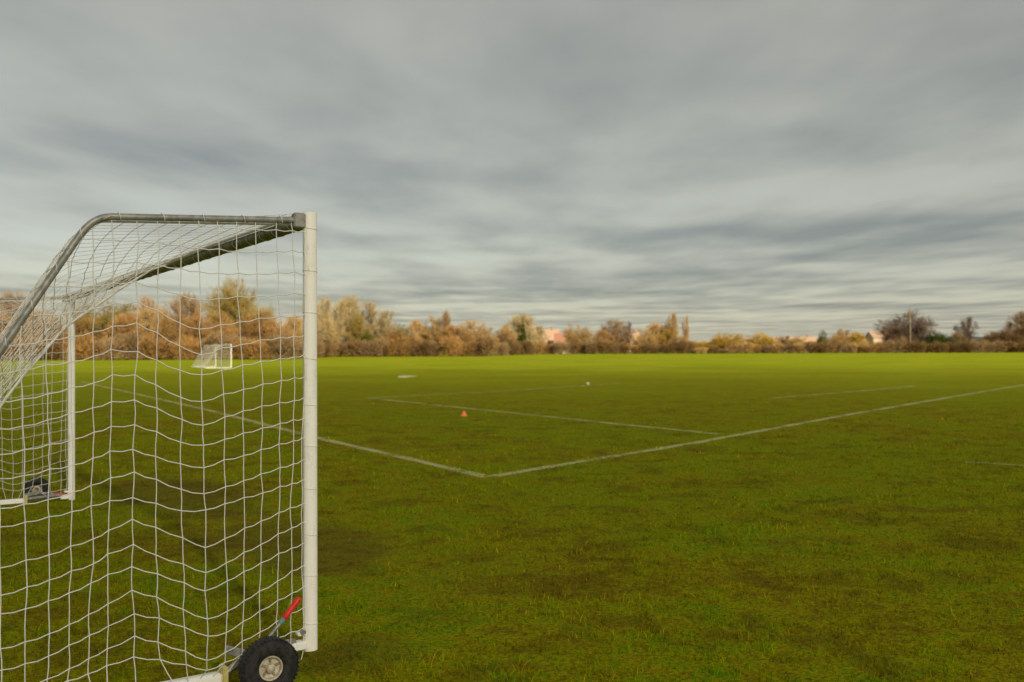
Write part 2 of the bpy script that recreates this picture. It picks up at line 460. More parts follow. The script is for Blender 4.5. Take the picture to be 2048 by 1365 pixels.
def make_goal(name, mesh=0.115, r_cord=0.0026, detail=True, seed=3, height=2.44, length=GL, lift=LIFT, cordmat=M_CORD):
    rg = np.random.default_rng(seed)
    root = bpy.data.objects.new(name, None); col.objects.link(root)
    root.empty_display_size = 0.3
    # local axes: x along the goal line to the far post, y towards the back of the net, z up
    sh = lambda p: Vector((p[0], p[1], p[2] + lift * (1 - p[0] / length)))
    def shn(V): V = V.copy(); V[:, 2] += lift * (1 - V[:, 0] / length); return V
    for u in (0, length):
        s = -1 if u == 0 else 1                     # outward side
        MB().tube([(u, 0, 0), (u, 0, height)], 0.032, 20, ry=0.040, up=(0, 1, 0)).build('post', M_POST, root, xf=sh)
        pr = MB(); pr.tube([(u, t, z) for t, z in PROF], 0.0175, 12)
        pr.build('side_stay', M_STEEL, root, xf=sh)
        if detail:
            MB().box((u, 0.065, 2.39), (0.05, 0.07, 0.085), bev=0.008).build('stay_bracket', M_STEEL, root, xf=sh)
        a0 = 0.50 if detail else 0.03
        dr = lift * (1 - u / length)
        MB().box((u, (a0 + BACK_T) / 2, 0.032 - dr), (0.075, BACK_T - a0, 0.06), bev=0.012).build('base_bar', M_POST, root, xf=sh)
    MB().tube([(0.03, 0, height - 0.045), (length - 0.03, 0, height - 0.045)], 0.045, 20, ry=0.036).build('crossbar', M_BAR, root, xf=sh)
    MB().tube([(0.035, BACK_T - 0.02, 0.045), (length - 0.035, BACK_T - 0.02, 0.045)], 0.028, 12).build('rear_base_bar', M_POST, root)

    # --- side nets
    def side_net(u, s, amp):
        ts = np.arange(0.0, BACK_T, mesh * 0.90); ts = ts + np.r_[0.045, rg.normal(0, 0.004, len(ts) - 1)]
        dr = lift * (1 - u / length)
        zs = np.arange(height - 0.11, 0.03 - dr, -mesh)
        pos, ok = {}, {}
        rowt = (0.035 * np.sin(zs * 2.6 + 1.0) + rg.normal(0, 0.012, len(zs)))
        rowa = 1 + rg.normal(0, 0.10, len(zs)) + 0.12 * np.sin(zs * 4.1)
        for j, t in enumerate(ts):
            z = zs + rg.normal(0, 0.003, len(zs))
            zz = z - bilerp(np.clip(t + rowt, 0, 2.6), z) * amp * rowa
            top = np.interp(t, PT, PZ)
            o = np.interp(t, BUL_T, BUL) * amp * np.clip((height - z) / 0.9, 0, 1) * np.clip((z + dr) / 0.25, 0.25, 1)
            tt = t + rg.normal(0, 0.004, len(z)) + 0.012 * np.sin(zs * 2.1 + j * 0.7)
            for k in range(len(zs)):
                ok[j, k] = zz[k] < top - 0.03 and zz[k] > 0.085 - dr
                pos[j, k] = np.array([u + s * (o[k] + (0.012 if detail else 0)), tt[k], zz[k]])
        segs, kn = [], []
        def cord(a, b, sag=0.006, lateral=0.0):
            m = (a + b) / 2 + np.array([rg.normal(0, 0.002), lateral + rg.normal(0, 0.0015), -sag])
            segs.append((a, m)); segs.append((m, b))
        for j, t in enumerate(ts):
            col_ok = [k for k in range(len(zs)) if ok[j, k]]
            if not col_ok: continue
            top = np.interp(t, PT, PZ)
            cord(pos[j, col_ok[0]], np.array([u, t, top]), 0)
            tie = round((t - 0.62) / 0.5) * 0.5 + 0.62              # net is tied to the base bar at intervals
            tie = min(max(tie, 0.05), BACK_T - 0.03)
            low = pos[j, col_ok[-1]]
            tq = t + (tie - t) * 0.35
            foot = np.array([u + s * 0.042, tq, 0.06 - dr])
            if low[2] - foot[2] > 0.01: cord(low, foot, 0)
            for k in col_ok:
                kn.append(pos[j, k])
                if ok.get((j, k + 1)): cord(pos[j, k], pos[j, k + 1], 0)
                if ok.get((j + 1, k)): cord(pos[j, k], pos[j + 1, k], 0.007)
                elif (j + 1, k) not in ok or pos[j + 1, k][2] > 0.085 - dr:
                    z = pos[j, k][2]
                    e = np.array([u, np.interp(-z, -PZ[1:], PT[1:]), z])
                    if abs(e[1] - pos[j, k][1]) < 2 * mesh: cord(pos[j, k], e, 0.004)
                if j == 0: cord(pos[j, k], np.array([u, 0.0, pos[j, k][2] + 0.004]), 0)
        parts = [cords(np.array(segs), r_cord)]
        if detail: parts.append(knots(np.array(kn), r_cord * 2.0))
        V, F = join_np(parts)
        np_mesh('side_net', shn(V), F, cordmat, root)
    side_net(0, -1, 1.0)
    side_net(length, 1, 0.7)

    # --- roof and back net: one sheet slung between the two side stays and the crossbar, slack in the middle
    arc = np.r_[0, np.cumsum(np.hypot(np.diff(PT), np.diff(PZ)))]
    ws = np.arange(0, arc[-1], mesh)
    FT, FZ = np.interp(ws, arc, PT), np.interp(ws, arc, PZ)
    FZ = FZ + 0.045 * np.exp(-ws / 0.35)
    MT = np.array([0.02, .35, .75, 1.3, 1.75, 2.15, 2.5]); MZ = np.array([2.44, 2.24, 1.92, 1.19, 0.62, 0.25, 0.06])
    marc = np.r_[0, np.cumsum(np.hypot(np.diff(MT), np.diff(MZ)))]
    wm = ws / ws[-1] * marc[-1]
    XT, XZ = np.interp(wm, marc, MT), np.interp(wm, marc, MZ)
    us = np.linspace(0.0, length, int(round(length / mesh)) + 1)
    q_ = us / length
    b = np.clip((q_ - 0.06) / 0.46, 0, 1); b = b * b * (3 - 2 * b) * np.clip((1 - q_) / 0.3, 0, 1) ** 0.7 + 0.06 * np.sin(np.pi * q_)
    nu, nw = len(us), len(ws)
    P = np.zeros((nu, nw, 3))
    P[:, :, 0] = us[:, None] + rg.normal(0, 0.008, (nu, nw)) + 0.05 * np.sin(ws * 2.3)[None] * b[:, None]
    P[:, :, 1] = FT[None] * (1 - b[:, None]) + XT[None] * b[:, None] + rg.normal(0, 0.01, (nu, nw)) * b[:, None]
    wav = 0.035 * np.sin(us * 5.1 + 0.7)[:, None] * np.sin(ws * 1.9)[None] * b[:, None]
    P[:, :, 2] = FZ[None] * (1 - b[:, None]) + XZ[None] * b[:, None] + rg.normal(0, 0.008, (nu, nw)) * b[:, None] + wav
    P[:, :, 2] = np.maximum(P[:, :, 2], 0.05)
    A = np.stack([P[:-1], P[1:]], 2).reshape(-1, 2, 3); B = np.stack([P[:, :-1], P[:, 1:]], 2).reshape(-1, 2, 3)
    parts = [cords(np.concatenate([A, B]), r_cord * 0.72)]
    if detail: parts.append(knots(P.reshape(-1, 3), r_cord * 1.35))
    V, F = join_np(parts)
    np_mesh('back_net', shn(V), F, cordmat, root)
    if not detail: return root, sh

    # --- gathered rope of slack netting from the crossbar down over the back
    rp = [(2.75, 0.03, 2.40), (2.92, 0.14, 2.36), (3.0, 0.35, 2.215), (3.1, 0.75, 1.90), (3.16, 1.02, 1.55), (3.2, 1.3, 1.14), (3.25, 1.7, 0.66), (3.3, 2.1, 0.26), (3.3, 2.5, 0.07)]
    MB().tube(rp, [0.006, .008, .010, .011, .011, .010, .009, .009, .008], 8).build('slack_rope', M_CORD, root, xf=sh)
    rp2 = [(length - 0.02, 0.02, 2.37), (length - 1.2, 0.05, 2.405), (length - 2.4, 0.052, 2.405), (length - 3.6, 0.052, 2.405), (2.75, 0.05, 2.41), (1.6, 0.05, 2.428), (0.5, 0.048, 2.43), (0.04, 0.045, 2.43)]
    MB().tube(rp2, [.014, .026, .030, .030, .024, .012, .011, .010], 8).build('head_rope', M_CORD, root, xf=sh)
    for s0 in (0, length):
        pts = [(s0 + (0.03 if s0 == 0 else -0.03), t + 0.02, z - 0.022) for t, z in PROF]
        MB().tube(pts, 0.006, 6).build('lacing_cord', M_CORD, root, xf=sh)

    # --- net clips on posts, stays and crossbar (alike pieces share one mesh)
    def clip_mesh(rx, ry, up):
        mb = MB()
        n = 14
        pr_ = [(rx * math.cos(math.tau * k / n), ry * math.sin(math.tau * k / n)) for k in range(n + 1)]
        if up == 'z': pts = [(a, c, 0.006 * math.sin(math.tau * i / n)) for i, (a, c) in enumerate(pr_)]
        elif up == 'x': pts = [(0.006 * math.sin(math.tau * i / n), a, c) for i, (a, c) in enumerate(pr_)]
        mb.tube(pts, 0.0018, 6, cap=False)
        return mb
    c0 = clip_mesh(0.0335, 0.0415, 'z').build('net_clip', M_CLIP, root)
    first = True
    for u in (0, length):
        for z in np.arange(0.16, 2.36, 0.2437):
            o = c0 if first else c0.copy()
            if not first: col.objects.link(o)
            o.parent = root
            o.location = sh((u, 0, z + rg.normal(0, 0.012))); o.rotation_euler = (rg.normal(0, .05), rg.normal(0, .05), 0)
            first = False
    c1 = clip_mesh(0.0475, 0.0385, 'x').build('net_tie', M_CORD, root)
    first = True
    for u in np.arange(0.22, length - 0.1, 0.245):
        o = c1 if first else c1.copy()
        if not first: col.objects.link(o)
        o.parent = root
        o.location = sh((u + rg.normal(0, 0.01), 0, height - 0.045)); o.rotation_euler = (0, rg.normal(0, 0.12), rg.normal(0, .25)); first = False
    c2 = clip_mesh(0.023, 0.023, 'x').build('stay_tie', M_CORD, root)
    first = True
    for u in (0, length):
        for w in np.arange(0.15, arc[-1] - 0.2, 0.21):
            t, z = np.interp(w, arc, PT), np.interp(w, arc, PZ)
            t2, z2 = np.interp(w + 0.01, arc, PT), np.interp(w + 0.01, arc, PZ)
            o = c2 if first else c2.copy()
            if not first: col.objects.link(o)
            o.parent = root; o.location = sh((u, t, z))
            o.rotation_euler = (math.atan2(z2 - z, t2 - t), 0, R(90) + rg.normal(0, 0.1)); first = False

    # --- lift wheels and levers
    for u in (0, length):
        s = -1 if u == 0 else 1
        near = u == 0
        dr = lift * (1 - u / length)
        Z0 = -lift * (1 - u / length)            # ground level in local axes
        MB().tube([(u, 0.09, 0.06), (u, 0.30, 0.055), (u, 0.49, 0.045 - dr)], 0.022, 4).build('lift_channel', M_STEEL, root, xf=sh)
        MB().box((u, 0.487, 0.045 - dr), (0.092, 0.028, 0.10), bev=0.006).build('end_cap', M_YELLOW, root, xf=sh)
        f = MB(); f.box((u, 0.075, 0.035), (0.07, 0.09, 0.05), bev=0.01); f.box((u, 0.055, 0.10), (0.05, 0.05, 0.02), bev=0.005)
        foot = f.build('post_foot', M_POST, root, xf=sh)
        MB().tube([(u + s * 0.02, 0.06, 0.12), (u + s * 0.06, 0.06, 0.12)], 0.012, 8).build('bolt', M_BOLT, foot, xf=sh)
        wz = (0.125 + Z0) if near else 0.115
        wt = 0.335
        c = Vector((u + s * 0.265, wt, wz)); ax = (s, 0, 0)
        wheel = bpy.data.objects.new('wheel', None); col.objects.link(wheel); wheel.parent = root; wheel.empty_display_size = 0.1
        ty = MB()
        prof = [(0.062, -0.028), (0.072, -0.042), (0.100, -0.050), (0.128, -0.047), (0.143, -0.036), (0.149, -0.018), (0.151, 0.0), (0.149, 0.018), (0.143, 0.036), (0.128, 0.047), (0.100, 0.050), (0.072, 0.042), (0.062, 0.028)]
        ty.lathe(prof, c, ax, 48)
        for k in range(44):                       # tread blocks
            a = math.tau * k / 44
            for sd in (-1, 1):
                q = c + Vector((sd * 0.022, math.cos(a + sd * 0.04) * 0.1465, math.sin(a + sd * 0.04) * 0.1465))
                rot = Matrix.Rotation(a + sd * 0.04, 3, 'X')
                ty.box(q, (0.036, 0.007, 0.012), rot)
        ty.build('tyre', M_TYRE, wheel, xf=sh)
        rim = MB().lathe([(0.063, -0.03), (0.066, 0.026), (0.062, 0.033), (0.056, 0.031), (0.053, 0.010), (0.040, 0.004), (0.026, 0.006)], c, ax, 36).build('rim', M_RIM, wheel, xf=sh)
        spk = MB()
        for k in range(5):
            a = math.tau * k / 5 + 0.4
            rot = Matrix.Rotation(a, 3, 'X')
            spk.box(c + Vector((s * 0.010, math.cos(a) * 0.038, math.sin(a) * 0.038)), (0.008, 0.034, 0.012), rot, bev=0.002)
        spk.build('spokes', M_HUB, rim, xf=sh)
        MB().lathe([(0.0, 0.045), (0.010, 0.045), (0.014, 0.040), (0.022, 0.036), (0.024, 0.012), (0.028, 0.004)], c, ax, 20).build('hub', M_RIM, wheel, xf=sh)
        # swing arm + axle carry the wheel from the channel
        arm = MB()
        arm.tube([(u + s * 0.02, wt, wz), (c.x - s * 0.02, wt, wz)], 0.012, 10)
        arm.box((u + s * 0.045, (wt + 0.47) / 2, (wz + 0.09) / 2), (0.012, 0.20, 0.045), Matrix.Rotation(math.atan2(0.09 - wz, 0.47 - wt), 3, 'X'), bev=0.004)
        arm.build('swing_arm', M_STEEL, root, xf=sh)
        if near:
            p0, p1, p2 = Vector((-0.06, 0.325, 0.06)), Vector((-0.06, 0.185, 0.205)), Vector((-0.06, 0.085, 0.315))
        else:
            p0, p1, p2 = Vector((u + 0.05, 0.33, 0.11)), Vector((u + 0.05, 0.20, 0.075)), Vector((u + 0.05, 0.03, 0.06))
        d = (p2 - p1).normalized()
        lever = MB().tube([p0, p1 + d * 0.02], 0.010, 10).build('lever', M_STEEL, root, xf=sh)
        MB().tube([p1 - d * 0.018, p1 + d * 0.012], 0.016, 12).build('collar', M_TEAL, lever, xf=sh)
        MB().tube([p1 + d * 0.012, p1 + d * 0.02, p1 + d * 0.05, p2 - d * 0.03, p2 - d * 0.008, p2], [0.012, 0.017, 0.0155, 0.017, 0.016, 0.008], 14).build('grip', M_RED, lever, xf=sh)
    return root, sh

goal, _ = make_goal('football_goal')
goal.location = NEAR
goal.rotation_euler = (0, 0, GRZ)
tag(goal, 'large white football goal in the foreground with square-mesh net and transport wheels', 'football goal')
M_CORD2 = m_plain('pale_far_net', (0.42, 0.39, 0.29), (0.50, 0.47, 0.37), 0.8, 0.1, 0, 5)
fgoal, _ = make_goal('football_goal', mesh=0.125, r_cord=0.0055, detail=False, seed=9, lift=0.0, cordmat=M_CORD2)
fgoal.location = (-28.6, 98.5, 0)
fgoal.rotation_euler = (0, 0, GRZ - R(5))
tag(fgoal, 'small looking white football goal far across the pitch before the russet trees', 'football goal')

# ------------------------------------------------------------------ cone and ball
M_CONE = m_plain('orange_plastic', (0.78, 0.22, 0.04), (0.70, 0.18, 0.035), 0.5, 0.35, 0, 20)
cone = bpy.data.objects.new('marker_cone', None); col.objects.link(cone); cone.location = (-1.28, 25.66, 0)
MB().box((0, 0, 0.009), (0.19, 0.19, 0.018), bev=0.005).build('base_plate', M_CONE, cone)
MB().lathe([(0.082, 0.018), (0.078, 0.026), (0.026, 0.135), (0.022, 0.14), (0.014, 0.14), (0.014, 0.12)], (0, 0, 0), (0, 0, 1), 24).build('cone_body', M_CONE, cone)
tag(cone, 'small orange training cone standing on the pitch near a faded line', 'cone')
M_BALL = m_plain('white_ball_leather', (0.50, 0.49, 0.36), (0.40, 0.38, 0.26), 0.6, 0.2, 0, 8)
M_BALLD = m_plain('black_ball_patch', (0.03, 0.03, 0.03), (0.05, 0.05, 0.05), 0.4, 0.4, 0, 8)
ball = bpy.data.objects.new('football', None); col.objects.link(ball); ball.location = (3.66, 46.9, 0.09); ball.scale = (.82, .82, .82)
bm = bmesh.new(); bmesh.ops.create_icosphere(bm, subdivisions=4, radius=0.11)
icos = bmesh.new(); bmesh.ops.create_icosphere(icos, subdivisions=1, radius=1.0); pent = [v.co.normalized() for v in icos.verts]; icos.free()
me = bpy.data.meshes.new('ball_shell'); bm.to_mesh(me); bm.free()
me.materials.append(M_BALL); me.polygons.foreach_set('use_smooth', [True] * len(me.polygons))
o = bpy.data.objects.new('ball_shell', me); col.objects.link(o); o.parent = ball
for pc in pent:
    x = pc.orthogonal().normalized(); y = pc.cross(x)
    vv = [pc * 0.1125] + [(pc * 0.104 + (x * math.cos(math.tau * k / 5) + y * math.sin(math.tau * k / 5)) * 0.038) for k in range(5)]
    simple_mesh('patch', vv, [(0, k + 1, (k + 1) % 5 + 1) for k in range(5)], M_BALLD, ball)
tag(ball, 'white football lying on the far turf by a faint line', 'ball')

# ------------------------------------------------------------------ trees
def twig_mat(name, c, var=0.35):
    m, nt, out = mat_new(name)
    oi = nt.add('ShaderNodeObjectInfo')
    n = nt.noise(nt.objco(), 6.0, 3, 0.6)
    k = nt.math('ADD', nt.math('MULTIPLY', oi.outputs['Random'], var), nt.math('MULTIPLY', n, 0.7))
    dark = tuple(q * 0.68 for q in c); lite = tuple(min(1, q * 1.25) for q in c)
    cc = nt.mix(nt.maprange(k, 0.25, 0.85, smooth=False), dark, lite)
    d = nt.add('ShaderNodeBsdfDiffuse'); nt.put(d.inputs[0], cc)
    nt.l.new(d.outputs[0], out.inputs[0])
    return m
TW = {
    'russet': twig_mat('russet_twigs', (0.33, 0.185, 0.060)),
    'tan': twig_mat('tan_twigs', (0.42, 0.265, 0.095)),
    'pink': twig_mat('pinkish_twigs', (0.37, 0.24, 0.12)),
    'olive': twig_mat('olive_twigs', (0.25, 0.18, 0.045)),
    'beige': twig_mat('beige_twigs', (0.40, 0.30, 0.14)),
    'mauve': twig_mat('mauve_twigs', (0.28, 0.18, 0.085)),
    'gold': twig_mat('golden_twigs', (0.46, 0.29, 0.035)),
    'brown': twig_mat('brown_twigs', (0.20, 0.120, 0.048)),
    'grey': twig_mat('grey_twigs', (0.15, 0.105, 0.075)),
    'green': twig_mat('evergreen_leaves', (0.055, 0.075, 0.012)),
    'ivy': twig_mat('ivy_leaves', (0.10, 0.10, 0.014)),
}
M_BARK = m_plain('brown_bark', (0.10, 0.065, 0.035), (0.17, 0.115, 0.065), 0.9, 0.1, 0, 3)
M_PALEBARK = m_plain('pale_bark', (0.40, 0.32, 0.20), (0.28, 0.20, 0.11), 0.9, 0.1, 0, 3)

def ribbons(a, b, w, rg):
    d = b - a
    r = rg.normal(size=a.shape); x = np.cross(d, r); x /= np.linalg.norm(x, axis=1, keepdims=True) + 1e-9
    w = np.asarray(w).reshape(-1, 1)
    V = np.stack([a - x * w, a + x * w, b + x * w * 0.35, b - x * w * 0.35], 1).reshape(-1, 3)
    F = np.arange(len(V)).reshape(-1, 4)
    return V, F

def tree_meshes(seed, style):
    """unit tree: height 1, crown about 1 wide. returns trunk mesh, crown mesh"""
    rg = np.random.default_rng(seed)
    st = dict(round=dict(fork=.20, cz=.60, rz=.40, rx=.50, n=18, up=.35), oval=dict(fork=.16, cz=.56, rz=.44, rx=.46, n=18, up=.7),
              column=dict(fork=.10, cz=.53, rz=.47, rx=.45, n=18, up=1.2), dome=dict(fork=.22, cz=.52, rz=.47, rx=.52, n=22, up=.2),
              ragged=dict(fork=.14, cz=.58, rz=.42, rx=.48, n=14, up=.9))[style]
    C = np.array([0, 0, st['cz']]); RX = np.array([st['rx'], st['rx'], st['rz']])
    trunk = MB()
    top = np.array([rg.normal(0, .02), rg.normal(0, .02), st['cz'] + st['rz'] * 0.55])
    tp = [np.array([0, 0, -0.01]), np.array([rg.normal(0, .008), rg.normal(0, .008), st['fork']]), top * [.6, .6, .7], top]
    trunk.tube(tp, [.030, .024, .016, .006], 7)
    segs1 = []
    def inside(p): return np.sum(((p - C) / RX) ** 2)
    for i in range(st['n']):
        ph = math.tau * (i + rg.uniform(-.3, .3)) / st['n'] * 1.9
        el = rg.uniform(-0.25, 1.0) if style != 'column' else rg.uniform(.3, 1.0)
        dirn = np.array([math.cos(ph) * math.cos(el * 1.4), math.sin(ph) * math.cos(el * 1.4), math.sin(el * 1.4)])
        end = C + dirn * RX * rg.uniform(.62, .98)
        z0 = min(st['fork'] * rg.uniform(.8, 1.3) + rg.uniform(0, .25) * max(end[2] - .2, .02), end[2] * .9)
        a = np.array([0, 0, z0]); mid = a * .5 + end * .5 + np.array([0, 0, -.04 + .10 * st['up']]) * rg.uniform(.4, 1.2)
        pts = []
        for k in range(5):
            q = k / 4; pts.append(a * (1 - q) ** 2 + mid * 2 * q * (1 - q) + end * q * q)
        trunk.tube(pts, [.014, .011, .009, .006, .003], 5, cap=False)
        segs1.append(np.array(pts))
    A, B, W = [], [], []
    for pts in segs1:
        for _ in range(14):
            f = rg.uniform(.18, 1.0); k = min(int(f * 4), 3); p = pts[k] + (pts[k + 1] - pts[k]) * (f * 4 - k)
            d = (p - C) / RX; d = d / (np.linalg.norm(d) + 1e-6) * .6 + rg.normal(0, .6, 3); d[2] += .25 + st['up'] * .5; d /= np.linalg.norm(d)
            e = p + d * RX / .45 * rg.uniform(.10, .26)
            if inside(e) > 1.3: e = p + (e - p) * .45
            A.append(p); B.append(e); W.append(.0034)
            for _ in range(8):
                f2 = rg.uniform(.15, 1); p2 = p + (e - p) * f2
                d2 = d * .7 + rg.normal(0, .55, 3); d2[2] += .15 + st['up'] * .35; d2 /= np.linalg.norm(d2)
                e2 = p2 + d2 * RX / .45 * rg.uniform(.06, .14)
                if inside(e2) > 1.45: e2 = p2 + (e2 - p2) * .4
                A.append(p2); B.append(e2); W.append(.0034)
                for _ in range(5):
                    p3 = p2 + (e2 - p2) * rg.uniform(.2, 1)
                    d3 = d2 * .8 + rg.normal(0, .5, 3); d3[2] += .1 + st['up'] * .2; d3 /= np.linalg.norm(d3)
                    A.append(p3); B.append(p3 + d3 * RX / .45 * rg.uniform(.04, .09)); W.append(.0020)
    V, F = ribbons(np.array(A), np.array(B), np.array(W), rg)
    return trunk, V, F

def bush_meshes(seed, dens=2600, leafy=False, conic=False):
    rg = np.random.default_rng(seed)
    trunk = MB()
    nst = 7
    stems = []
    for i in range(nst):
        ph = math.tau * i / nst + rg.uniform(-.3, .3); r_ = rg.uniform(.1, .32)
        pts = [np.array([.05 * math.cos(ph), .05 * math.sin(ph), -.01]), np.array([r_ * .5 * math.cos(ph), r_ * .5 * math.sin(ph), .3]), np.array([r_ * math.cos(ph), r_ * math.sin(ph), rg.uniform(.55, .9)])]
        if conic: pts = [p * [.3, .3, 1] for p in pts]
        trunk.tube(pts, [.022, .014, .006], 5); stems.append(pts)
    lumps = [(np.array([rg.uniform(-.3, .3), rg.uniform(-.3, .3), rg.uniform(.3, .72)]), rg.uniform(.18, .3)) for _ in range(9)]
    A, B, W = [], [], []
    for _ in range(dens):
        if conic:
            z = rg.uniform(.02, 1) ; rr = .5 * (1 - z) ** .8 * math.sqrt(rg.uniform(.15, 1)); ph = rg.uniform(0, math.tau)
            p = np.array([rr * math.cos(ph), rr * math.sin(ph), z * .98])
        else:
            c, rr = lumps[rg.integers(9)]
            d = rg.normal(size=3); d /= np.linalg.norm(d)
            p = c + d * rr * rg.uniform(.3, 1) ** .5
            if rg.uniform() < .3: p[2] *= rg.uniform(.1, .8)
        if p[2] < .0: p[2] = abs(p[2])
        if leafy:
            d = rg.normal(size=3); d /= np.linalg.norm(d); A.append(p); B.append(p + d * .035); W.append(.018)
        else:
            d = (p - [0, 0, .2]) + rg.normal(0, .25, 3); d[2] += .3; d /= np.linalg.norm(d)
            A.append(p - d * .05); B.append(p + d * rg.uniform(.05, .13)); W.append(rg.uniform(.005, .010))
    V, F = ribbons(np.array(A), np.array(B), np.array(W), rg)
    return trunk, V, F

PROTO = {}
def proto(key, gen):
    tr, V, F = gen
    t = tr.build('trunk_' + key, M_BARK); c = np_mesh('crown_' + key, V, F, TW['tan'])
    PROTO[key] = (t.data, c.data)
    bpy.data.objects.remove(t); bpy.data.objects.remove(c)
for st in ('round', 'oval', 'column', 'dome', 'ragged'):
    for k in range(2): proto(st + str(k), tree_meshes(11 + 7 * k + len(PROTO), st))
for k in range(4): proto('bush' + str(k), bush_meshes(60 + k))
for k in range(2): proto('leafy' + str(k), bush_meshes(80 + k, 3600, True))
proto('conic0', bush_meshes(90, 3000, True, True))

def plant(kind_name, key, tw, x, y, h, w, rz, bark=None, cname='crown', tname='trunk'):
    root = bpy.data.objects.new(kind_name, None); col.objects.link(root)
    root.location = (x, y, 0); root.rotation_euler = (0, 0, rz); root.empty_display_size = 1.0
    td, cd = PROTO[key]
    for nm, d, m in ((tname, td, bark or M_BARK), (cname, cd, TW[tw])):
        o = bpy.data.objects.new(nm, d); col.objects.link(o); o.parent = root
        o.scale = (w, w, h * (1.0 if key.startswith(('bush', 'leafy', 'conic')) else 1.05))
        o.material_slots[0].link = 'OBJECT'; o.material_slots[0].material = m
    return root

